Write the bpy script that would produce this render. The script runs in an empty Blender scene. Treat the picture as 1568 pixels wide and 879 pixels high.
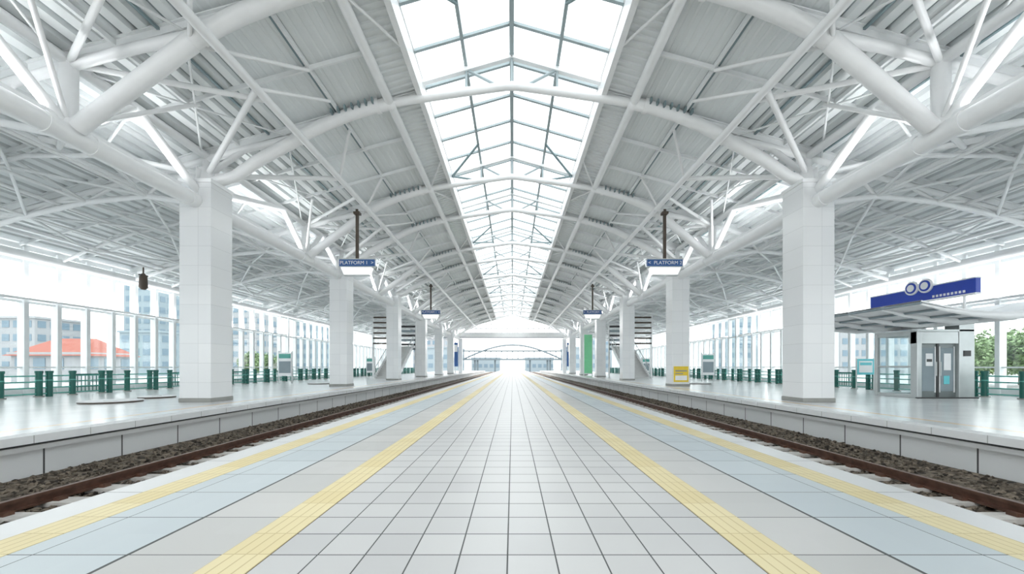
import bpy, math, random, bisect
from mathutils import Vector, Matrix
random.seed(7)
scene = bpy.context.scene
scene.view_settings.view_transform = 'Standard'
scene.view_settings.look = 'None'
scene.view_settings.exposure = 0.5

# ------------------------------------------------------------------ materials
def base_mat(name):
    m = bpy.data.materials.new(name); m.use_nodes = True
    nt = m.node_tree
    return m, nt, nt.nodes['Principled BSDF']

def mat(name, col, rough=0.5, metal=0.0, var=0.04, scale=3.0, bump=0.0, bscale=40.0, emit=0.0):
    m, nt, b = base_mat(name)
    tc = nt.nodes.new('ShaderNodeTexCoord')
    n = nt.nodes.new('ShaderNodeTexNoise'); n.inputs['Scale'].default_value = scale
    n.inputs['Detail'].default_value = 4
    nt.links.new(tc.outputs['Object'], n.inputs['Vector'])
    r = nt.nodes.new('ShaderNodeValToRGB')
    c0 = [max(0, c*(1-var)) for c in col]; c1 = [min(1, c*(1+var)) for c in col]
    r.color_ramp.elements[0].color = (*c0, 1); r.color_ramp.elements[1].color = (*c1, 1)
    r.color_ramp.elements[0].position = .3; r.color_ramp.elements[1].position = .7
    nt.links.new(n.outputs['Fac'], r.inputs['Fac'])
    nt.links.new(r.outputs['Color'], b.inputs['Base Color'])
    b.inputs['Roughness'].default_value = rough
    b.inputs['Metallic'].default_value = metal
    if bump > 0:
        n2 = nt.nodes.new('ShaderNodeTexNoise'); n2.inputs['Scale'].default_value = bscale
        nt.links.new(tc.outputs['Object'], n2.inputs['Vector'])
        bp = nt.nodes.new('ShaderNodeBump'); bp.inputs['Strength'].default_value = bump
        nt.links.new(n2.outputs['Fac'], bp.inputs['Height'])
        nt.links.new(bp.outputs['Normal'], b.inputs['Normal'])
    if emit > 0:
        b.inputs['Emission Color'].default_value = (*col, 1)
        b.inputs['Emission Strength'].default_value = emit
    return m

class NG:
    def __init__(s, nt): s.nt = nt
    def v(s, sock, x):
        if isinstance(x, (int, float)): sock.default_value = x
        else: s.nt.links.new(x, sock)
    def m(s, op, a, b=0.0, c=0.0):
        n = s.nt.nodes.new('ShaderNodeMath'); n.operation = op
        s.v(n.inputs[0], a); s.v(n.inputs[1], b); s.v(n.inputs[2], c)
        return n.outputs[0]
    def line(s, c, p, w, off=0.0):
        a = s.m('ADD', s.m('DIVIDE', s.m('ADD', c, off), p), 0.5)
        f = s.m('ABSOLUTE', s.m('SUBTRACT', s.m('FRACT', a), 0.5))
        return s.m('LESS_THAN', f, w*0.5/p)
    def mix(s, f, a, b):
        n = s.nt.nodes.new('ShaderNodeMix'); n.data_type = 'RGBA'
        s.v(n.inputs[0], f)
        for i, x in ((6, a), (7, b)):
            if isinstance(x, tuple): n.inputs[i].default_value = (*x, 1)
            else: s.nt.links.new(x, n.inputs[i])
        return n.outputs[2]
    def xyz(s):
        tc = s.nt.nodes.new('ShaderNodeTexCoord')
        sp = s.nt.nodes.new('ShaderNodeSeparateXYZ')
        s.nt.links.new(tc.outputs['Object'], sp.inputs[0])
        return sp.outputs
    def rnd(s, x, y):
        cb = s.nt.nodes.new('ShaderNodeCombineXYZ')
        s.v(cb.inputs[0], x); s.v(cb.inputs[1], y)
        w = s.nt.nodes.new('ShaderNodeTexWhiteNoise'); w.noise_dimensions = '3D'
        s.nt.links.new(cb.outputs[0], w.inputs['Vector'])
        return w.outputs['Value']

T = 0.283; TY = 0.305
def platform_mat():
    m, nt, b = base_mat('platform_tiles'); g = NG(nt)
    x, y, z = g.xyz()
    ax = g.m('ABSOLUTE', x)
    inner = g.m('LESS_THAN', ax, 5*T)
    outer = g.m('GREATER_THAN', ax, 8*T)
    edge = g.m('GREATER_THAN', ax, 3.27)
    li = g.m('MAXIMUM', g.line(x, T, 0.009), g.line(y, TY, 0.010))
    lo = g.m('MAXIMUM', g.line(x, 2*T, 0.007), g.line(y, TY*2, 0.009))
    lm = g.m('ADD', g.m('MULTIPLY', li, inner), g.m('MULTIPLY', lo, g.m('SUBTRACT', 1.0, inner)))
    notedge = g.m('SUBTRACT', 1.0, edge)
    ledge = g.m('MULTIPLY', g.line(y, 1.22, 0.008), edge)
    lm = g.m('ADD', g.m('MULTIPLY', lm, notedge), ledge)
    band = g.m('LESS_THAN', g.m('ABSOLUTE', g.m('SUBTRACT', ax, 8*T)), 0.012)
    lm = g.m('MINIMUM', g.m('ADD', lm, band), 1.0)
    r = g.rnd(g.m('FLOOR', g.m('DIVIDE', x, T)), g.m('FLOOR', g.m('DIVIDE', y, TY)))
    r2 = g.rnd(g.m('FLOOR', g.m('DIVIDE', x, 2*T)), g.m('FLOOR', g.m('DIVIDE', y, TY*2)))
    ci = g.mix(r, (0.515,0.515,0.515), (0.575,0.575,0.57))
    cm = g.mix(r2, (0.50,0.50,0.485), (0.565,0.56,0.545))
    cb = g.mix(r2, (0.475,0.53,0.555), (0.545,0.595,0.615))
    c = g.mix(inner, cm, ci)
    c = g.mix(outer, c, cb)
    c = g.mix(edge, c, (0.65,0.655,0.655))
    c = g.mix(lm, c, (0.085,0.09,0.09))
    nt.links.new(c, b.inputs['Base Color'])
    rr = g.m('ADD', g.m('MULTIPLY', r, 0.07), 0.31)
    nt.links.new(g.m('ADD', rr, g.m('MULTIPLY', lm, 0.4)), b.inputs['Roughness'])
    bp = nt.nodes.new('ShaderNodeBump'); bp.inputs['Strength'].default_value = 0.15; bp.inputs['Distance'].default_value = 0.003
    nt.links.new(g.m('SUBTRACT', 1.0, lm), bp.inputs['Height'])
    nt.links.new(bp.outputs['Normal'], b.inputs['Normal'])
    return m

def side_mat():
    m, nt, b = base_mat('side_platform_tiles'); g = NG(nt)
    x, y, z = g.xyz()
    lm = g.m('MAXIMUM', g.line(x, 0.6, 0.006), g.line(y, 0.6, 0.006))
    r = g.rnd(g.m('FLOOR', g.m('DIVIDE', x, .6)), g.m('FLOOR', g.m('DIVIDE', y, .6)))
    c = g.mix(r, (0.67,0.68,0.68), (0.75,0.755,0.755))
    ax = g.m('ABSOLUTE', x)
    yl = g.m('LESS_THAN', g.m('ABSOLUTE', g.m('SUBTRACT', ax, 8.75)), 0.10)
    c = g.mix(g.m('MULTIPLY', lm, 0.5), c, (0.35,0.36,0.36))
    c = g.mix(yl, c, (0.78,0.60,0.41))
    nt.links.new(c, b.inputs['Base Color'])
    b.inputs['Roughness'].default_value = 0.22
    return m

def tactile_mat():
    m, nt, b = base_mat('tactile_yellow'); g = NG(nt)
    x, y, z = g.xyz()
    lm = g.m('MAXIMUM', g.line(y, TY, 0.010), g.line(x, 0.0708, 0.010))
    r = g.rnd(1.0, g.m('FLOOR', g.m('DIVIDE', y, TY)))
    c = g.mix(r, (0.68,0.58,0.32), (0.74,0.65,0.40))
    c = g.mix(g.m('MULTIPLY', lm, 0.6), c, (0.44,0.34,0.15))
    nt.links.new(c, b.inputs['Base Color'])
    b.inputs['Roughness'].default_value = 0.5
    return m

def column_mat():
    m, nt, b = base_mat('column_tile'); g = NG(nt)
    x, y, z = g.xyz()
    lm = g.m('MAXIMUM', g.line(z, 0.62, 0.008), g.m('LESS_THAN', g.m('ABSOLUTE', g.m('SUBTRACT', x, 0.1)), 0.004))
    r = g.rnd(g.m('FLOOR', g.m('DIVIDE', z, .62)), g.m('GREATER_THAN', x, 0.1))
    c = g.mix(r, (0.84,0.855,0.865), (0.89,0.90,0.905))
    c = g.mix(g.m('MULTIPLY', lm, 0.6), c, (0.5,0.52,0.52))
    nt.links.new(c, b.inputs['Base Color'])
    b.inputs['Roughness'].default_value = 0.15
    return m

def fascia_mat():
    m, nt, b = base_mat('fascia_panels'); g = NG(nt)
    x, y, z = g.xyz()
    r = g.rnd(2.0, g.m('FLOOR', g.m('DIVIDE', y, 1.4)))
    lm = g.line(y, 1.4, 0.03)
    c = g.mix(r, (0.68,0.70,0.70), (0.75,0.76,0.76))
    c = g.mix(lm, c, (0.06,0.06,0.06))
    nt.links.new(c, b.inputs['Base Color'])
    b.inputs['Roughness'].default_value = 0.6
    return m

def glass_mat(name, tint, gl=0.08):
    m, nt, b = base_mat(name)
    nt.nodes.remove(b)
    t = nt.nodes.new('ShaderNodeBsdfTransparent'); t.inputs[0].default_value = (*tint, 1)
    gz = nt.nodes.new('ShaderNodeBsdfGlossy'); gz.inputs['Roughness'].default_value = 0.03
    n = nt.nodes.new('ShaderNodeTexNoise'); n.inputs['Scale'].default_value = .4
    mr = nt.nodes.new('ShaderNodeMapRange'); mr.inputs['To Min'].default_value = gl*.7; mr.inputs['To Max'].default_value = gl*1.3
    nt.links.new(n.outputs['Fac'], mr.inputs['Value'])
    mx = nt.nodes.new('ShaderNodeMixShader')
    nt.links.new(mr.outputs[0], mx.inputs[0])
    nt.links.new(t.outputs[0], mx.inputs[1]); nt.links.new(gz.outputs[0], mx.inputs[2])
    nt.links.new(mx.outputs[0], nt.nodes['Material Output'].inputs[0])
    return m

def stone_mat():
    m, nt, b = base_mat('ballast_stone')
    tc = nt.nodes.new('ShaderNodeTexCoord')
    v = nt.nodes.new('ShaderNodeTexVoronoi'); v.inputs['Scale'].default_value = 14
    nt.links.new(tc.outputs['Object'], v.inputs['Vector'])
    r = nt.nodes.new('ShaderNodeValToRGB')
    r.color_ramp.elements[0].color = (0.02,0.015,0.011,1); r.color_ramp.elements[1].color = (0.26,0.215,0.165,1)
    sp = nt.nodes.new('ShaderNodeSeparateColor'); nt.links.new(v.outputs['Color'], sp.inputs[0])
    nt.links.new(sp.outputs[0], r.inputs['Fac']); nt.links.new(r.outputs[0], b.inputs['Base Color'])
    bp = nt.nodes.new('ShaderNodeBump'); bp.inputs['Strength'].default_value = 1; bp.inputs['Distance'].default_value = .04
    nt.links.new(v.outputs['Distance'], bp.inputs['Height']); nt.links.new(bp.outputs['Normal'], b.inputs['Normal'])
    b.inputs['Roughness'].default_value = .9
    return m

M = {
 'white': mat('white_painted_steel', (0.89,0.90,0.905), 0.28, var=0.02),
 'white2': mat('white_painted_steel_fine', (0.85,0.87,0.875), 0.4, var=0.03),
 'deck': mat('metal_roof_deck', (0.82,0.85,0.855), 0.42, var=0.04, scale=.8),
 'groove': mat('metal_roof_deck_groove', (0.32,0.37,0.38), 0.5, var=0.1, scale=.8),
 'deck2': mat('metal_roof_deck_smooth', (0.79,0.825,0.83), 0.35, var=0.05, scale=.6),
 'bluegrey': mat('bluegrey_steel', (0.22,0.30,0.32), 0.4),
 'frame': mat('skylight_frame', (0.36,0.43,0.45), 0.4),
 'plat': platform_mat(), 'side': side_mat(), 'tact': tactile_mat(), 'col': column_mat(), 'fascia': fascia_mat(),
 'conc': mat('pale_concrete', (0.62,0.62,0.61), .7, bump=.2),
 'lip': mat('platform_edge_stone', (0.76,0.77,0.77), .45),
 'plinth': mat('grey_plinth', (0.33,0.33,0.31), .5),
 'dark': mat('dark_metal_and_lip_shadow', (0.05,0.05,0.05), .5),
 'brown': mat('brown_metal', (0.08,0.06,0.045), .5),
 'rail': mat('rusty_rail', (0.12,0.06,0.04), .4, metal=.2, var=.3, scale=8),
 'railtop': mat('worn_rail_head', (0.26,0.18,0.15), .35, metal=.5, var=.2, scale=8),
 'sleeper': mat('concrete_sleeper', (0.58,0.56,0.53), .8, var=.2, scale=6, bump=.4),
 'stone': stone_mat(),
 'glass': glass_mat('wall_glass', (0.95,0.98,0.985), .06),
 'skyglass': glass_mat('skylight_glass', (0.80,0.82,0.825), .04),
 'green': mat('dark_green_paint', (0.005,0.12,0.095), .35),
 'teal': mat('teal_rail', (0.10,0.40,0.34), .35),
 'lgreen': mat('light_green_panel', (0.25,0.75,0.40), .4),
 'blue': mat('sign_blue', (0.01,0.05,0.42), .35),
 'signblue': mat('sign_steel_blue', (0.04,0.12,0.33), .35),
 'text': mat('sign_white', (0.88,0.89,0.9), .4),
 'lamp': mat('lamp_diffuser', (0.95,0.95,0.95), .4, emit=.5),
 'yellow': mat('poster_yellow', (0.85,0.62,0.05), .5),
 'steel': mat('brushed_steel', (0.58,0.61,0.61), .3, metal=.5),
 'dsteel': mat('dark_door_steel', (0.22,0.25,0.25), .35, metal=.3),
 'cyan': mat('notice_cyan', (0.15,0.62,0.68), .4),
 'red': mat('terracotta_roof', (0.30,0.085,0.055), .7),
 'bld': mat('building_wall', (0.34,0.35,0.36), .8),
 'bld2': mat('building_wall_pale', (0.28,0.34,0.37), .8),
 'far': mat('footbridge_steel', (0.13,0.17,0.19), .6),
 'win': mat('building_window', (0.16,0.23,0.28), .4),
 'leaf': mat('leaf_green', (0.19,0.28,0.13), .6, var=.4, scale=2),
 'bark': mat('bark', (0.2,0.16,0.12), .9),
 'ground': mat('outside_paving', (0.42,0.42,0.42), .8),
}

# ------------------------------------------------------------------ mesh builder
class MB:
    def __init__(s): s.v=[]; s.f=[]; s.m=[]; s.sm=[]; s.mats=[]
    def mi(s, k):
        if k not in s.mats: s.mats.append(k)
        return s.mats.index(k)
    def add(s, vs, fs, k, smooth=False):
        o=len(s.v); s.v += [tuple(p) for p in vs]; i=s.mi(k)
        for f in fs:
            s.f.append(tuple(o+a for a in f)); s.m.append(i); s.sm.append(smooth)
    def box(s, x0,x1,y0,y1,z0,z1,k):
        vs=[(x,y,z) for z in (z0,z1) for y in (y0,y1) for x in (x0,x1)]
        s.add(vs,[(0,2,3,1),(4,5,7,6),(0,1,5,4),(2,6,7,3),(0,4,6,2),(1,3,7,5)],k)
    def beam(s, p0,p1,w,h,k):
        p0=Vector(p0);p1=Vector(p1);d=(p1-p0).normalized()
        up=Vector((0,0,1)) if abs(d.z)<.95 else Vector((0,1,0))
        r=d.cross(up).normalized();u=r.cross(d).normalized()
        vs=[p+r*a*w/2+u*b*h/2 for p in (p0,p1) for a,b in ((-1,-1),(1,-1),(1,1),(-1,1))]
        s.add(vs,[(3,2,1,0),(4,5,6,7),(0,1,5,4),(1,2,6,5),(2,3,7,6),(3,0,4,7)],k)
    def path(s, pts, r, k, n=12, caps=True):
        pts=[Vector(p) for p in pts]; N=len(pts)
        rs = r if isinstance(r,(list,tuple)) else [r]*N
        vs=[]; pu=None
        for i,p in enumerate(pts):
            if i==0: d=pts[1]-p
            elif i==N-1: d=p-pts[i-1]
            else: d=(pts[i+1]-p).normalized()+(p-pts[i-1]).normalized()
            d.normalize()
            if pu is None: pu=Vector((0,0,1)) if abs(d.z)<.9 else Vector((0,1,0))
            a=d.cross(pu).normalized(); b=a.cross(d).normalized(); pu=b
            for j in range(n):
                t=2*math.pi*j/n; vs.append(p+(a*math.cos(t)+b*math.sin(t))*rs[i])
        fs=[]
        for i in range(N-1):
            for j in range(n):
                j2=(j+1)%n
                fs.append((i*n+j,i*n+j2,(i+1)*n+j2,(i+1)*n+j))
        s.add(vs,fs,k,True)
        if caps:
            s.add(vs[:n],[tuple(range(n))[::-1]],k); s.add(vs[-n:],[tuple(range(n))],k)
    def tube(s,a,b,r,k,n=10): s.path([a,b],r,k,n)
    def cyl(s,x,y,z0,z1,r,k,n=20): s.path([(x,y,z0),(x,y,z1)],r,k,n)
    def ball(s,c,r,k,n=10,sz=1):
        vs=[];fs=[]
        for i in range(n+1):
            ph=math.pi*i/n
            for j in range(n*2):
                t=math.pi*j/n
                vs.append((c[0]+r*math.sin(ph)*math.cos(t),c[1]+r*math.sin(ph)*math.sin(t),c[2]+r*sz*math.cos(ph)))
        for i in range(n):
            for j in range(n*2):
                j2=(j+1)%(n*2); fs.append((i*n*2+j,(i+1)*n*2+j,(i+1)*n*2+j2,i*n*2+j2))
        s.add(vs,fs,k,True)
    def make(s,name,loc=(0,0,0),parent=None,bevel=0):
        me=bpy.data.meshes.new(name); me.from_pydata(s.v,[],s.f)
        for k in s.mats: me.materials.append(M[k])
        me.polygons.foreach_set('material_index',s.m)
        me.polygons.foreach_set('use_smooth',s.sm)
        me.update()
        ob=bpy.data.objects.new(name,me); ob.location=loc
        bpy.context.collection.objects.link(ob)
        if parent: ob.parent=parent
        if bevel:
            b=ob.modifiers.new('bevel','BEVEL'); b.width=bevel; b.segments=2; b.limit_method='ANGLE'
        return ob

def empty(name,loc=(0,0,0)):
    e=bpy.data.objects.new(name,None); e.location=loc; bpy.context.collection.objects.link(e); return e
def text(name,body,loc,rot,size,mk,parent,align='CENTER'):
    c=bpy.data.curves.new(name,'FONT'); c.body=body; c.size=size; c.align_x=align; c.align_y='CENTER'
    c.extrude=.004
    o=bpy.data.objects.new(name,c); o.location=loc; o.rotation_euler=rot; c.materials.append(M[mk])
    bpy.context.collection.objects.link(o); o.parent=parent; return o

# ------------------------------------------------------------------ layout
YC=[13.5+10.65*k for k in range(-2,6)]      # column rows
YEND=77.4; YBEG=-12
XL,XR=-10.05,9.75
XWALL=18.9
XP,ZP=6.78,8.52                             # thin longitudinal pipe
def Zd(x): return 10.3-.275*(abs(x)-3)
ribsY=sorted([y for y in YC]+[y-4.2 for y in YC if y-4.2>YBEG]+[YEND-4.2])

# floor : centre platform
b=MB(); b.box(-3.6,3.6,-14,150,-.16,0,'plat'); b.box(-3.4,3.4,-14,150,-1.1,-.16,'conc')
b.make('floor')
b=MB()
for sx in (-1,1):
    b.box(min(sx*5*T,sx*6*T),max(sx*5*T,sx*6*T),-14,149,0.0,0.004,'tact')
    b.box(min(sx*2.98,sx*3.265),max(sx*2.98,sx*3.265),-14,149,0.0,0.004,'tact')
b.make('tactile_paving')
# side platforms
for sx,nm in ((-1,'side_platform'),(1,'side_platform')):
    b=MB()
    def bx(a,c,*r): b.box(min(sx*a,sx*c),max(sx*a,sx*c),*r)
    bx(8.15,18.72,-14,117,-.12,0,'side')
    bx(7.8,8.15,-14,117,-.13,0,'lip')
    bx(7.95,8.1,-14,117,-.20,-.13,'dark')  # dark strip standing in for the shadow under the lip
    bx(7.98,8.3,-14,117,-1.1,-.20,'fascia')
    bx(7.90,7.98,-14,117,-.26,-.18,'lip')
    for i in range(int(130/.9)):
        y=-14+i*.9
        bx(7.797,7.80,y-.004,y+.004,-.13,0,'plinth')
    b.make(nm)

# trackbed, rails, sleepers
for sx in (-1,1):
    b=MB(); 
    xs=[3.45,4.2,4.6,6.6,7.2,7.96]; zs=[-.98,-.88,-.80,-.80,-.78,-.70]
    n=82
    vs=[];fs=[]
    for i in range(n):
        for x,z in zip(xs,zs): vs.append((sx*x,-14+i*164/(n-1),z+random.uniform(-.02,.02)))
    for i in range(n-1):
        for j in range(5):
            q=(i*6+j,i*6+j+1,(i+1)*6+j+1,(i+1)*6+j); fs.append(q if sx>0 else q[::-1])
    b.add(vs,fs,'stone')
    ico=[(0,0,1),(.89,0,.45),(.28,.85,.45),(-.72,.53,.45),(-.72,-.53,.45),(.28,-.85,.45),(.72,.53,-.45),(-.28,.85,-.45),(-.89,0,-.45),(-.28,-.85,-.45),(.72,-.53,-.45),(0,0,-1)]
    icf=[(0,1,2),(0,2,3),(0,3,4),(0,4,5),(0,5,1),(1,6,2),(2,7,3),(3,8,4),(4,9,5),(5,10,1),(6,7,2),(7,8,3),(8,9,4),(9,10,5),(10,6,1),(11,7,6),(11,8,7),(11,9,8),(11,10,9),(11,6,10)]
    for i in range(9000):
        y=3+34*random.random()**1.5; x=random.uniform(5.0,7.92)
        z=-.79 if x<7.2 else -.78+.08*(x-7.2)/.78
        ph=((y+13.5+.31)%.62)-.31
        if abs(ph)<.16 and x<7.0: continue
        s=random.uniform(.022,.05)
        c,sn=math.cos(i),math.sin(i)
        vs=[]
        for p in ico:
            k=random.uniform(.75,1.2)*s
            vs.append((sx*x+(p[0]*c-p[1]*sn)*k,y+(p[0]*sn+p[1]*c)*k,z+p[2]*k*.8+.01))
        b.add(vs,icf,'stone')
    b.make('track_ballast')
    b=MB()
    y=-13.5
    while y<150:
        a,c=4.35,7.0
        b.box(min(sx*a,sx*c),max(sx*a,sx*c),y-.13,y+.13,-.93,-.735,'sleeper')
        for xr in (4.97,6.40):
            for d in (-.12,.12):
                b.box(sx*xr+d-.04,sx*xr+d+.04,y-.06,y+.06,-.735,-.69,'rail')
        y+=.62
    for xr in (4.97,6.40):
        x=sx*xr
        b.box(x-.07,x+.07,-14,150,-.735,-.71,'rail')
        b.box(x-.012,x+.012,-14,150,-.71,-.63,'rail')
        b.box(x-.036,x+.036,-14,150,-.63,-.59,'rail')
        b.box(x-.034,x+.034,-14,150,-.59,-.585,'railtop')
    b.make('railway_track')

# ------------------------------------------------------------------ columns
for yc in YC:
    for xc in (XL,XR):
        b=MB()
        w=.5
        b.box(-w,w,-w,w,0.12,7.0,'col')
        b.box(-w-.02,w+.02,-w-.02,w+.02,0,.13,'plinth')
        b.box(-w-.03,w+.03,-w-.03,w+.03,6.98,7.1,'white')
        b.path([(0,0,7.08),(0,0,7.6)],[.34,.26],'white',16)
        b.box(-.46,.46,-.02,.02,7.08,7.5,'white')
        b.box(-.02,.02,-.46,.46,7.08,7.5,'white')
        b.make('platform_column',(xc,yc,0),bevel=.012)

# ------------------------------------------------------------------ roof ribs (transverse)
def col_x(sx): return XL if sx<0 else XR
for y in ribsY:
    iscol = any(abs(y-c)<.01 for c in YC)
    b=MB()
    cen=[(-4.1,y,9.80),(-2,y,10.12),(-.25,y,10.36),(0,y,10.38),(.25,y,10.36),(2,y,10.12),(4.1,y,9.80)]
    b.path(cen,.135,'white',14)
    for sx in (-1,1):
        cx=abs(col_x(sx))
        P=lambda x,z: (sx*x,y,z)
        b.path([P(3.95,9.82),P(4.6,9.67),P(5.4,9.42),P(6.2,9.1),P(6.9,8.75),P(7.35,8.45)],.195,'white',16)
        b.ball(P(4.0,9.80),.21,'white',8)
        b.path([P(4.35,9.73),P(4.48,9.70)],.235,'white',16)
        b.path([P(6.95,8.72),P(7.08,8.64)],.235,'white',16)
        top=[P(7.2,8.62)]+[P(x,Zd(x)-.42) for x in (8.5,10,12,14,16,18.2)]
        b.path(top,[.14,.12,.11,.10,.09,.08,.08],'white',10)
        if iscol:
            b.path([P(7.2,8.55),P(8.3,7.95),P(9.1,7.4),P(cx-.1,7.15)],[.2,.19,.18,.18],'white',16)
            b.path([P(6.3,9.0),P(8.2,7.95)],.085,'white',10)
            b.tube(P(cx,7.5),P(cx,Zd(cx)-.4),.12,'white',12)
            b.tube(P(cx,7.4),P(cx+2.2,Zd(cx+2.2)-.45),.10,'white')
            b.tube(P(cx,7.4),P(cx-1.2,Zd(cx-1.2)-.45),.10,'white')
            lo=[P(cx+.4,6.5),P(12,6.75),P(14,6.55),P(16,6.1),P(18.4,5.35)]
        else:
            b.path([P(7.25,8.5),P(cx-.2,6.55)],[.205,.18],'white',16)
            b.tube(P(cx,6.4),P(cx,8.05),.17,'white',14)
            b.ball(P(cx,8.05),.2,'white',8)
            b.ball(P(cx,6.55),.25,'white',8)
            b.tube(P(cx,8.0),P(cx+1.5,Zd(cx+1.5)-.45),.095,'white')
            b.tube(P(cx,8.0),P(cx-1.3,Zd(cx-1.3)-.4),.10,'white')
            b.tube(P(cx,6.55),P(cx+2.4,Zd(cx+2.4)-.5),.10,'white')
            lo=[P(cx+.2,6.4),P(12,6.75),P(14,6.55),P(16,6.1),P(18.4,5.35)]
        b.path(lo,.085,'white',10)
        for (xa,za,xb) in ((12,6.75,11.2),(12,6.75,13),(14,6.55,13),(14,6.55,15),(16,6.1,15),(16,6.1,16.9)):
            b.tube(P(xa,za),P(xb,Zd(xb)-.42),.055,'white',8)
        for (xa,xb) in ((3.1,7.3),(7.3,18.6)):
            b.beam(P(xa,Zd(xa)-.10),P(xb,Zd(xb)-.10),.16,.03,'white2')
            b.beam(P(xa,Zd(xa)-.22),P(xb,Zd(xb)-.22),.03,.22,'white2')
            b.beam(P(xa,Zd(xa)-.33),P(xb,Zd(xb)-.33),.16,.03,'white2')
    b.make('roof_rib')

# ------------------------------------------------------------------ longitudinal steel
for sx in (-1,1):
    cx=abs(col_x(sx))
    b=MB()
    b.tube((sx*cx,YBEG,6.40),(sx*cx,YEND,6.40),.225,'white',20)
    b.tube((sx*cx,YBEG,8.05),(sx*cx,YEND,8.05),.13,'white',14)
    for c in YC+[YEND]:
        m=c-4.2; 
        if m-6<YBEG: continue
        X=sx*cx
        b.tube((X,c,6.5),(X,c-2.6,8.05),.135,'white',12)
        b.tube((X,m,6.5),(X,m+1.6,8.05),.12,'white',12)
        b.tube((X,m,6.5),(X,m-2.0,8.05),.12,'white',12)
        b.tube((X,c-10.65,6.9),(X,m-2.0,8.05),.13,'white',12)
        for yy in (c-.75,c+.75,m-.5,m+.5):
            b.tube((X,yy-.05,6.40),(X,yy+.05,6.40),.245,'white',20)
        for dy in (-2.6,2.6):
            if c+dy<YEND:
                b.tube((X,c,7.4),(sx*XP,c+dy,ZP),.085,'white',10)
                b.tube((X,c,7.4),(sx*12.6,c+dy,Zd(12.6)-.45),.08,'white',10)
                b.tube((sx*XP,c+dy,ZP),(sx*5.65,c+dy*.3,Zd(5.65)-.2),.05,'white',8)
        for dy in (-2.1,2.1):
            b.tube((X,m,6.6),(sx*12.6,m+dy,Zd(12.6)-.45),.07,'white',10)
            b.tube((X,m,8.0),(sx*XP,m+dy,ZP),.07,'white',10)
            b.tube((X,m,6.6),(sx*8.7,m+dy,Zd(8.7)-.3),.055,'white',10)
            b.tube((sx*7.3,m,8.45),(sx*5.65,m+dy,Zd(5.65)-.2),.05,'white',8)
            b.tube((sx*4.0,m,9.75),(sx*3.1,m+dy,Zd(3.1)-.2),.04,'white',8)
    b.make('longitudinal_truss')
    b=MB()
    b.tube((sx*XP,YBEG,ZP),(sx*XP,YEND,ZP),.115,'white',14)
    b.tube((sx*4.0,YBEG,9.80),(sx*4.0,YEND,9.80),.14,'white',14)
    for x,r in ((12.6,.07),(15,.06),(17,.06)):
        b.tube((sx*x,YBEG,Zd(x)-.5),(sx*x,YEND,Zd(x)-.5),r,'white',8)
    for x,z in ((12,6.75),(14,6.55),(16,6.1),(17.1,5.78)):
        b.tube((sx*x,YBEG,z),(sx*x,YEND,z),.05,'white',8)
    b.tube((sx*18.45,YBEG,5.35),(sx*18.45,YEND,5.35),.17,'white',14)
    rr=[y for y in ribsY]
    for a,c in zip(rr[:-1],rr[1:]):
        h=(a+c)/2
        b.path([(sx*12,a,6.75),(sx*14,h,6.7),(sx*16,c,6.1)],.045,'white2',8)
        b.path([(sx*12,c,6.75),(sx*14,h,6.7),(sx*16,a,6.1)],.045,'white2',8)
        b.path([(sx*16,a,6.1),(sx*17.3,h,Zd(17.3)-.45),(sx*16,c,6.1)],.05,'white2',8)
        b.path([(sx*14,a,6.55),(sx*14,h,Zd(14)-.3),(sx*14,c,6.55)],.05,'white2',8)
        b.path([(sx*12,a,6.75),(sx*12,h,Zd(12)-.3),(sx*12,c,6.75)],.05,'white2',8)
        b.path([(sx*(cx+.2),h,6.45),(sx*11.5,h,7.0),(sx*13.5,h,7.0),(sx*15.5,h,6.55),(sx*17,h,6.0),(sx*18.4,h,5.4)],.065,'white',8)
        for xa,za in ((11.5,7.0),(13.5,7.0),(15.5,6.55),(17,6.0)):
            b.tube((sx*xa,h,za),(sx*(xa+.7),h,Zd(xa+.7)-.2),.04,'white2',8)
            b.tube((sx*xa,h,za),(sx*(xa-.7),h,Zd(xa-.7)-.2),.04,'white2',8)
        b.tube((sx*7.4,a,Zd(7.4)-.35),(sx*10.2,c,Zd(10.2)-.35),.03,'white2',6)
        b.tube((sx*7.4,c,Zd(7.4)-.35),(sx*10.2,a,Zd(10.2)-.35),.03,'white2',6)
    b.make('roof_purlin_tubes')

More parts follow.
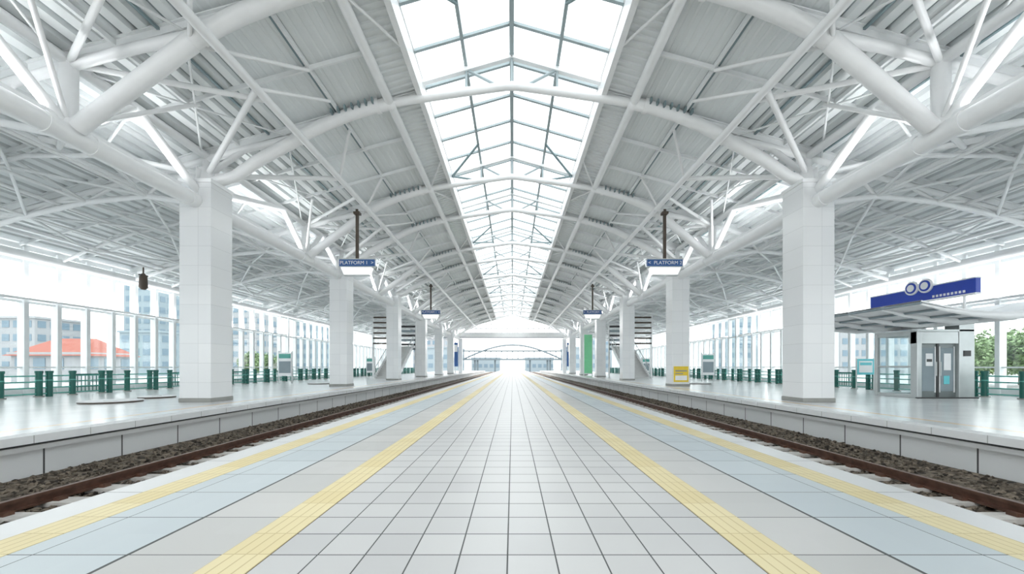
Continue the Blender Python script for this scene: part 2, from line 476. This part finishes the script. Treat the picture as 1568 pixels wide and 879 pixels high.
# ------------------------------------------------------------------ ceiling (roof deck)
b=MB()
for sx in (-1,1):
    def corr(x0,x1,p,d,k,kg):
        x=x0
        while x<x1-1e-6:
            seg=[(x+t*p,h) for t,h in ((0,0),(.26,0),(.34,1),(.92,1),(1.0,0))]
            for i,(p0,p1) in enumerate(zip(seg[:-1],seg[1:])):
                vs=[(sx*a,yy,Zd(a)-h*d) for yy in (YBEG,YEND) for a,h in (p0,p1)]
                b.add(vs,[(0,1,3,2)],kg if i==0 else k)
            x+=p
        vs=[(sx*a,yy,Zd(a)+.12) for yy in (YBEG,YEND) for a in (x0,x1)]
        b.add(vs,[(0,1,3,2)],k)
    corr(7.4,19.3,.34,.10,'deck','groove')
    corr(4.1,7.4,.22,.012,'deck2','deck')
    vs=[];fs=[];prof=[];y=YBEG;p=.25
    while y<YEND:
        for t,h in ((0,0),(.45,0),(.55,1),(.9,1)): prof.append((y+t*p,h*.05))
        y+=p
    for yy,h in prof:
        vs.append((sx*3.05,yy,Zd(3.05)-h)); vs.append((sx*4.12,yy,Zd(4.12)-h))
    fs=[(2*i,2*i+1,2*i+3,2*i+2) for i in range(len(prof)-1)]
    b.add(vs,fs,'deck')
    vs=[(sx*3.05,YBEG,Zd(3.05)+.08),(sx*4.12,YBEG,Zd(4.12)+.08),(sx*4.12,YEND,Zd(4.12)+.08),(sx*3.05,YEND,Zd(3.05)+.08)]
    b.add(vs,[(0,1,2,3)],'deck')
b.make('ceiling')
b=MB()
for sx in (-1,1):
    for x in (5.65,):
        b.beam((sx*x,YBEG,Zd(x)-.10),(sx*x,YEND,Zd(x)-.10),.06,.14,'white2')
        b.beam((sx*(x+.12),YBEG,Zd(x)-.07),(sx*(x+.12),YEND,Zd(x)-.07),.05,.05,'bluegrey')
    for x in (9,11,13.3,15.6,17.6):
        b.beam((sx*x,YBEG,Zd(x)-.18),(sx*x,YEND,Zd(x)-.18),.08,.12,'white2')
    for x in (8.0,10.2):
        b.beam((sx*x,YBEG,Zd(x)-.14),(sx*x,YEND,Zd(x)-.14),.06,.06,'bluegrey')
    allr=sorted(ribsY)
    for a,c in zip(allr[:-1],allr[1:]):
        n=2 if c-a<5 else 3
        for i in range(1,n):
            y=a+(c-a)*i/n
            b.beam((sx*4.1,y,Zd(4.1)-.14),(sx*18.8,y,Zd(18.8)-.14),.06,.12,'white2')
        for j in range(7):
            xx=4.5+j*.22
            b.beam((sx*xx,c-.35,Zd(xx)-.16),(sx*xx,c-.12,Zd(xx)-.16),.05,.14,'bluegrey')
b.make('roof_secondary_beams')

# ------------------------------------------------------------------ skylight
b=MB()
for sx in (-1,1):
    b.box(min(sx*2.93,sx*3.1),max(sx*2.93,sx*3.1),YBEG,YEND,10.0,10.62,'white')
    vs=[(sx*3.05,YBEG,10.62),(0,YBEG,11.5),(0,YEND,11.5),(sx*3.05,YEND,10.62)]
    b.add(vs,[(0,1,2,3)],'skyglass')
    b.beam((sx*1.5,YBEG,11.03),(sx*1.5,YEND,11.03),.10,.12,'frame')
    b.beam((sx*2.98,YBEG,10.62),(sx*2.98,YEND,10.62),.14,.1,'white')
b.beam((0,YBEG,11.42),(0,YEND,11.42),.14,.16,'frame')
y=YBEG
while y<=YEND:
    for sx in (-1,1):
        b.beam((sx*3.0,y,10.58),(0,y,11.45),.10,.08,'frame')
    y+=1.62
for y in ribsY:
    for sx in (-1,1):
        b.beam((sx*3.0,y,10.50),(0,y,11.36),.18,.16,'white2')
        b.tube((sx*1.5,y,10.15),(sx*1.5,y,10.95),.04,'frame',8)
        b.tube((sx*.3,y,10.3),(sx*1.5,y,10.92),.05,'frame',8)
    b.tube((0,y,10.3),(0,y,11.4),.04,'frame',8)
for c in YC:
    for sx in (-1,1):
        b.tube((sx*2.9,c-4.2,10.4),(sx*1.5,c-6.0,10.98),.055,'bluegrey',8)
        b.tube((sx*2.9,c-4.2,10.4),(sx*1.5,c-2.4,10.98),.055,'bluegrey',8)
b.make('window_1')

# ------------------------------------------------------------------ glazed side walls
for sx,nm in ((-1,'wall_left'),(1,'wall_right')):
    b=MB(); X=sx*XWALL
    y=-12
    while y<=77.4:
        b.box(X-.14,X+.14,y-.08,y+.08,-.1,5.75,'white2'); y+=1.16
    for z,h in ((.1,.4),(3.65,.10),(5.2,.14),(1.1,.06),(5.75,.2)):
        b.box(X-.06,X+.06,-12,77.4,z-h/2,z+h/2,'white2')
    b.box(X-.008,X+.008,-12,77.4,.3,5.7,'glass')
    b.make(nm)

# fences
for sx in (-1,1):
    b=MB(); X=sx*17.55; y=-8; i=0
    while y<75:
        b.cyl(X,y,0,.88,.10,'green',14); b.cyl(X,y,.88,.97,.115,'green',14)
        b.cyl(X,y,.0,.04,.15,'plinth',14); b.cyl(X,y,.60,.64,.108,'teal',14)
        if i%2==0:
            b.cyl(X,y+.34,0,.88,.10,'green',14); b.cyl(X,y+.34,.88,.97,.115,'green',14)
            b.cyl(X,y+.34,.60,.64,.108,'teal',14)
        elif i%4==1:
            b.box(X-.02,X+.02,y+.14,y+1.0,.30,.34,'green'); b.box(X-.02,X+.02,y+.14,y+1.0,.80,.84,'green')
            for j in range(6): b.box(X-.012,X+.012,y+.18+j*.15,y+.20+j*.15,.12,.84,'green')
        y+=1.16; i+=1
    for z in (.12,.34,.56,.78): b.tube((X,-8,z),(X,75,z),.025,'teal',8)
    b.make('bollard_fence')
for (x,y,r) in ((-12.7,13.0,.78),(-12.9,14.9,.55),(-12.6,27,.8),(12.3,27,.75)):
    b=MB(); b.cyl(0,0,0,.045,r*.98,'brown',40); b.cyl(0,0,.045,.06,r,'lip',40); b.cyl(0,0,.06,.07,r*.25,'steel',24)
    b.make('round_floor_hatch',(x,y,0))

# ------------------------------------------------------------------ hanging signs
for (x,y,t) in ((-7.25,19.2,'PLATFORM 1  >'),(7.15,19.2,'<  PLATFORM 2'),(-7.25,36.5,'PLATFORM 1  >'),(7.15,36.5,'<  PLATFORM 2')):
    e=empty('hanging_sign',(x,y,0))
    b=MB()
    b.box(-.06,.06,-.06,.06,6.15,8.5,'brown')
    b.box(-.14,.14,-.14,.14,8.26,8.36,'brown')
    s=1 if x<0 else -1
    b.box(min(0,s*.5),max(0,s*.5),-.04,.04,8.42,8.5,'white')
    b.make('pole',parent=e)
    b=MB(); b.box(-.82,.82,-.07,.07,5.80,6.16,'signblue')
    b.box(-.85,.85,-.08,.08,6.14,6.18,'steel'); b.box(-.85,.85,-.08,.08,5.78,5.82,'steel')
    b.make('panel',parent=e)
    b=MB(); vs=[(-.72,-.16,5.76),(.72,-.16,5.76),(.72,.16,5.76),(-.72,.16,5.76),(-.58,-.1,5.42),(.58,-.1,5.42),(.58,.1,5.42),(-.58,.1,5.42)]
    b.add(vs,[(0,1,2,3),(7,6,5,4),(4,5,1,0),(5,6,2,1),(6,7,3,2),(7,4,0,3)],'lamp')
    b.box(-.75,.75,-.18,.18,5.75,5.79,'steel'); b.box(-.6,.6,-.12,.12,5.38,5.42,'steel')
    b.make('lamp_box',parent=e)
    text('lettering',t,(0,-.075,5.98),(math.pi/2,0,0),.23,'text',e)

b=MB(); b.tube((0,0,0),(0,0,-.35),.03,'brown'); b.path([(0,0,-.3),(0,0,-.45),(0,0,-.95),(0,0,-1.05)],[.06,.15,.17,.08],'brown',14)
b.box(-.05,.05,-.2,.2,-.42,-.36,'dark'); b.make('hanging_loudspeaker',(-17.1,19.0,5.75))

# ------------------------------------------------------------------ elevator + canopy (right)
e=empty('elevator_entrance',(0,0,0))
b=MB()
b.box(14.45,14.62,14.6,14.85,0,2.38,'steel'); b.box(15.95,16.5,14.6,15.1,0,2.9,'steel'); b.box(14.45,15.95,14.62,14.9,1.95,2.38,'steel')
for xx in (14.45,16.38): b.box(xx,xx+.12,16.2,16.32,0,2.38,'steel')
for z0,z1 in ((0,.12),(1.1,1.16),(2.26,2.38)):
    b.box(14.47,14.55,14.85,16.2,z0,z1,'steel'); b.box(16.38,16.46,15.1,16.2,z0,z1,'steel'); b.box(14.57,16.38,16.22,16.3,z0,z1,'steel')
b.box(14.50,14.52,14.85,16.2,.12,2.26,'glass'); b.box(14.57,16.38,16.25,16.27,.12,2.26,'glass'); b.box(16.41,16.43,15.1,16.2,.12,2.26,'glass')
b.box(14.45,16.5,14.6,16.32,2.38,2.46,'steel'); b.box(14.4,16.55,14.5,14.62,0,.04,'dark')
b.make('shaft_frame',parent=e,bevel=.01)
b=MB()
for a,c in ((14.62,15.27),(15.29,15.95)):
    b.box(a,c,14.72,14.78,.03,1.95,'dsteel')
    b.box(a+.1,c-.1,14.70,14.72,.25,1.8,'bld2')
    b.box(a+.05,a+.09,14.70,14.72,.2,1.85,'text'); b.box(c-.09,c-.05,14.70,14.72,.2,1.85,'text')
b.box(14.85,15.1,14.69,14.70,1.15,1.6,'text'); b.box(15.5,15.75,14.69,14.70,1.0,1.6,'text'); b.box(15.5,15.7,14.69,14.7,.5,.8,'cyan')
b.box(14.88,15.07,14.685,14.69,1.3,1.4,'dark'); b.box(16.1,16.35,14.58,14.60,1.5,1.7,'dark')
b.box(15.24,15.32,14.685,14.70,.03,1.95,'dark')
b.tube((15.2,14.66,.8),(15.2,14.66,1.3),.015,'steel'); b.tube((15.36,14.66,.8),(15.36,14.66,1.3),.015,'steel')
b.make('doors',parent=e)
b=MB()
prof=[(11.9,3.02),(12.6,2.86),(13.4,2.74),(14.3,2.68),(15.5,2.74),(16.6,2.95),(17.8,3.35)]
for ya,yb in ((11.9,13.15),(13.2,14.45),(14.5,15.75),(15.8,17.0)):
    vs=[(x,yy,z+dz) for dz in (0,.04) for yy in (ya,yb) for x,z in prof]; n=len(prof)
    fs=[]
    for i in range(n-1):
        fs+= [(i,n+i,n+i+1,i+1),(2*n+i,2*n+i+1,3*n+i+1,3*n+i),(i,i+1,2*n+i+1,2*n+i),(n+i,3*n+i,3*n+i+1,n+i+1)]
    b.add(vs,fs,'text')
for yy in (11.9,13.17,14.47,15.77,17.0):
    b.path([(x,yy,z-.08) for x,z in prof],[.03,.06,.09,.11,.09,.06,.04],'white',8)
for x,z in prof: b.tube((x,11.9,z-.04),(x,17,z-.04),.035,'bld2',8)
b.tube((15.0,12.2,2.62),(15.0,17,2.62),.1,'white',12)
b.tube((16.2,14.85,2.4),(16.2,14.85,2.85),.1,'white',12)
for yy in (12.4,16.9): b.tube((17.0,yy,0),(17.0,yy,3.0),.08,'white',12)
b.make('canopy',parent=e)
b=MB(); b.box(14.62,14.78,12.9,16.7,3.47,3.93,'blue'); b.box(14.60,14.80,12.9,16.7,3.93,3.97,'text')
b.box(14.60,14.80,12.9,16.7,3.43,3.47,'text')
for yy in (13.3,14.8,16.3): b.tube((14.7,yy,2.6),(14.7,yy,3.5),.04,'white')
for yy in (14.45,14.95):
    b.path([(14.57,yy,3.98),(14.62,yy,3.98)],.25,'text',28); b.path([(14.55,yy,3.98),(14.57,yy,3.98)],.19,'blue',28); b.path([(14.54,yy,3.98),(14.55,yy,3.98)],.13,'text',28)
for i in range(9): b.box(14.61,14.62,13.2+i*.12,13.2+i*.12+.07,3.52,3.60,'text')
b.make('blue_sign_band',parent=e)
b=MB(); b.box(16.05,16.6,12.35,12.4,2.15,2.4,'text'); b.box(16.1,16.55,12.345,12.35,2.22,2.33,'signblue'); b.tube((16.3,12.4,2.4),(16.3,12.4,2.85),.015,'steel')
b.make('small_sign',parent=e)

b=MB(); b.box(-.4,.4,-.03,.03,.75,1.5,'cyan'); b.box(-.32,.32,-.04,-.03,.85,1.4,'text'); b.box(-.28,.28,-.045,-.04,1.2,1.33,'cyan')
for dx in (-.42,.42): b.tube((dx,0,0),(dx,0,1.55),.03,'steel')
b.make('notice_board',(16.9,19.6,0))
b=MB(); b.box(-.42,.42,-.03,0,.25,1.15,'yellow'); b.box(-.34,.34,-.035,-.03,.35,.62,'text'); b.box(-.34,.34,-.036,-.03,.85,.93,'plinth'); b.box(-.34,.1,-.036,-.03,.7,.76,'plinth')
b.make('yellow_poster',(XR,YC[3]-.505,0))
b=MB(); b.box(-.5,.5,-.1,.1,.3,5.2,'lgreen'); b.box(-.56,-.5,-.12,.12,0,5.3,'white'); b.box(.5,.56,-.12,.12,0,5.3,'white'); b.box(-.5,.5,-.12,.12,5.2,5.3,'white'); b.box(-.5,.5,-.12,.12,.2,.3,'white')
b.make('green_banner_panel',(9.6,52,0))
for x,y in ((-15.5,28),(-15.2,44),(14.8,31),(15.3,47)):
    b=MB(); b.box(-.45,.45,-.08,.08,.5,2.1,'text'); b.box(-.4,.4,-.09,-.08,1.7,2.0,'teal'); b.box(-.4,.4,-.09,-.08,.7,1.5,'bld2')
    for dx in (-.45,.45): b.box(dx-.03,dx+.03,-.05,.05,0,2.2,'steel')
    b.make('information_stand',(x,y,0))
for sx in (-1,1):
    b=MB(); x0,x1=11.0,13.2
    X=lambda a: sx*a
    def bb(a,c,*r): b.box(min(X(a),X(c)),max(X(a),X(c)),*r)
    n=20
    for i in range(n):
        bb(x0,x1,39.5+i*.3,39.85+i*.3,i*.17,i*.17+.17,'conc')
    for xx in (x0,x1):
        b.beam((X(xx),39.5,.18),(X(xx),45.5,3.5),.1,.35,'white')
        b.tube((X(xx),39.5,1.1),(X(xx),45.5,4.5),.04,'steel')
        for i in range(7): b.tube((X(xx),39.5+i,.1+i*.567),(X(xx),39.5+i,1.1+i*.567),.025,'steel')
    for i in range(6):
        z=3.0+i*.5
        bb(x0-.2,x1+.2,45.6,45.7,z,z+.22,'dark' if i%2 else 'bld2'); bb(x0-.2,x1+.2,39.4,39.5,z+.3,z+.45,'brown')
    for xx in (x0-.2,x1+.2):
        for yy in (39.4,45.6): bb(xx-.08,xx+.08,yy,yy+.16,0,6.1,'white')
    b.make('staircase')

# end gable
b=MB()
b.box(-13,13,YEND-.2,YEND+.2,6.7,7.6,'white'); b.box(-13,13,YEND-.22,YEND+.22,6.6,6.7,'far')
for x in (-11.6,-9.8,9.8,11.6): b.box(x-.35,x+.35,YEND-.35,YEND+.35,0,6.5,'white')
for x in range(-12,13,1): b.box(x-.05,x+.05,YEND-.06,YEND+.06,7.5,Zd(max(3,abs(x)))-.1,'white2')
b.box(-9,9,YEND-.05,YEND+.05,8.3,8.4,'bld2'); b.box(-5,5,YEND-.05,YEND+.05,9.1,9.2,'bld2')
b.path([(-12,YEND,Zd(12)-.1),(-3,YEND,Zd(3)-.1),(0,YEND,11.2),(3,YEND,Zd(3)-.1),(12,YEND,Zd(12)-.1)],.2,'white',10)
b.make('trim_1')
for sx in (-1,1):
    b=MB(); b.box(-.5,.5,-.06,.06,1.2,5.6,'signblue'); b.box(-.4,.4,-.07,-.06,3.9,5.2,'text'); b.cyl(0,.1,0,5.8,.08,'steel')
    b.make('blue_banner',(sx*10.6,YEND-1.5,0))

# ------------------------------------------------------------------ outside
b=MB(); b.box(-300,300,-60,400,-1.6,-1.1,'ground'); b.make('ground')
def building(name,x0,x1,y0,y1,h,k='bld',fl=3.2,wx=2.6,roof=None):
    b=MB(); b.box(x0,x1,y0,y1,-1.1,h,k)
    b.box(x0-.3,x1+.3,y0-.3,y1+.3,h,h+.5,k)
    z=.8
    while z+1.6<h:
        x=x0+.6
        while x+wx*.7<x1:
            b.box(x,x+wx*.65,y0-.08,y0,z,z+1.6,'win'); x+=wx
        for (xf,xg) in ((x0-.08,x0),(x1,x1+.08)):
            y=y0+.6
            while y+wx*.7<y1: b.box(xf,xg,y,y+wx*.65,z,z+1.6,'win'); y+=wx
        z+=fl
    if roof:
        ym=(y0+y1)/2; vs=[(x0-.6,y0-.6,h),(x1+.6,y0-.6,h),(x1+.6,y1+.6,h),(x0-.6,y1+.6,h),(x0+2,ym,h+roof),(x1-2,ym,h+roof)]
        b.add(vs,[(0,1,5,4),(1,2,5),(2,3,4,5),(3,0,4),(3,2,1,0)],'red')
    b.make(name)
building('red_roofed_house',-71,-61,58,66,2.7,roof=2.7)
building('office_building',-128,-112,96,108,12.5)
building('office_building',-96,-86,100,112,9.5,'bld2')
building('tower_block',-112,-102,118,130,26,'bld2')
building('tower_block',-84,-74,118,130,20)
building('office_building',-75,-62,140,155,17,'bld2')
building('office_building',-52,-28,170,185,13)
building('office_building',30,55,170,185,14,'bld2')
building('tower_block',68,78,130,142,24,'bld2')
building('office_building',88,110,110,122,15)
building('office_building',-34,-20,150,170,8,'bld2')
building('office_building',20,34,150,170,8,'bld2')
building('office_building',-19,-6,190,200,5,'bld2')
building('office_building',6,19,190,200,5,'bld2')
b=MB(); 
b.box(-24,24,151,154,3.6,4.2,'far'); b.box(-24,24,151,151.15,5.1,5.25,'far'); b.box(-24,24,151,154,6.8,7.2,'far')
for i in range(25): b.box(-24+2*i-.1,-24+2*i+.1,151,151.2,4.1,6.9,'far')
for i in range(24): b.beam((-24+2*i,151.1,4.1 if i%2 else 6.8),(-22+2*i,151.1,6.8 if i%2 else 4.1),.12,.12,'far')
for x in (-14,-13,-6.5,6.5,13,14): b.box(x-.3,x+.3,152,153,-1.1,3.6,'far')
b.path([(-18+i*2.0,151,4.0+5.2*math.sin(math.pi*i/18)) for i in range(19)],.28,'far',8)
b.make('footbridge')
def tree(x,y,h,s):
    random.seed(s); b=MB()
    b.path([(0,0,-1.1),(.1,0,h*.35),(0,.1,h*.7)],[.2,.13,.06],'bark',8)
    for i in range(9):
        a=i*2.4; b.path([(0,0,h*.3+i*.15),(math.cos(a)*h*.25,math.sin(a)*h*.25,h*.5+i*.15)],[.06,.02],'bark',6)
    for i in range(3000):
        a=random.uniform(0,6.28);u=random.uniform(-1,1);r=random.random()**.4
        rr=h*.5*r*(1+.25*math.sin(3*a+s)); q=math.sqrt(1-u*u)
        c=Vector((math.cos(a)*q*rr,math.sin(a)*q*rr,h*.5+u*rr*.8))
        d1=Vector((random.uniform(-1,1),random.uniform(-1,1),random.uniform(-1,1))).normalized()*.2
        d2=d1.cross(Vector((random.uniform(-1,1),random.uniform(-1,1),1))).normalized()*.12
        b.add([c-d1,c-d2,c+d1,c+d2],[(0,1,2,3)],'leaf')
    b.make('tree',(x,y,0))
for i,(x,y,h) in enumerate(((50,40,5.0),(54,45,5.5),(47,41,4.2),(58,46,5),(52,50,5),(62,50,5.6),(44,40,3.6),(-33,55,3),(-38,60,3.4))): tree(x,y,h,i)

# ------------------------------------------------------------------ added roof fill lights, not station fixtures: on top of the truss chord and on the glass wall transom
for c in [13.5+10.65*k for k in range(-2,6)]:
    for sx in (-1,1):
        y=c+5.3
        for nm,xx,z,ang,pw in (('added_truss_fill',sx*abs(col_x(sx)),6.66,0,75),('added_wall_fill',sx*18.62,3.74,38,110)):
            e=empty(nm,(xx,y,z))
            b=MB(); b.box(-.08,.08,-4.2,4.2,-.05,0.0,'white'); b.box(-.09,-.08,-4.2,4.2,-.05,.03,'white'); b.box(.08,.09,-4.2,4.2,-.05,.03,'white')
            if nm=='added_wall_fill':
                for yy in (-3.8,0,3.8): b.box(min(0,sx*.2),max(0,sx*.2),yy-.02,yy+.02,-.08,-.04,'white')
            b.make('fill_trough',parent=e)
            L=bpy.data.lights.new('tube','AREA'); L.shape='RECTANGLE'; L.size=.13; L.size_y=8.2; L.energy=pw; L.color=(.97,.99,1)
            o=bpy.data.objects.new('tube',L); o.rotation_euler=(math.pi,math.radians(ang*sx),0); o.location=(0,0,.09); o.parent=e
            bpy.context.collection.objects.link(o)

# ------------------------------------------------------------------ world + sun
w=bpy.data.worlds.new('sky'); scene.world=w; w.use_nodes=True
nt=w.node_tree; bg=nt.nodes['Background']
tc=nt.nodes.new('ShaderNodeTexCoord'); sp=nt.nodes.new('ShaderNodeSeparateXYZ'); nt.links.new(tc.outputs['Generated'],sp.inputs[0])
r=nt.nodes.new('ShaderNodeValToRGB'); r.color_ramp.elements[0].color=(.99,1,1,1); r.color_ramp.elements[1].color=(.92,.97,1,1)
nt.links.new(sp.outputs[2],r.inputs[0]); nt.links.new(r.outputs[0],bg.inputs[0]); bg.inputs[1].default_value=2.1
L=bpy.data.lights.new('sun','SUN'); L.energy=1.2; L.angle=math.radians(12); L.color=(1,.98,.95)
o=bpy.data.objects.new('sun',L); o.rotation_euler=(math.radians(18),math.radians(8),0); bpy.context.collection.objects.link(o)

# ------------------------------------------------------------------ camera
cam=bpy.data.cameras.new('camera'); cam.sensor_width=36; cam.lens=14.4
cam.shift_y=0.078; cam.shift_x=-0.0006; cam.clip_end=1000
co=bpy.data.objects.new('camera',cam); co.location=(0.03,0,1.12); co.rotation_euler=(math.radians(90),0,0)
bpy.context.collection.objects.link(co); scene.camera=co
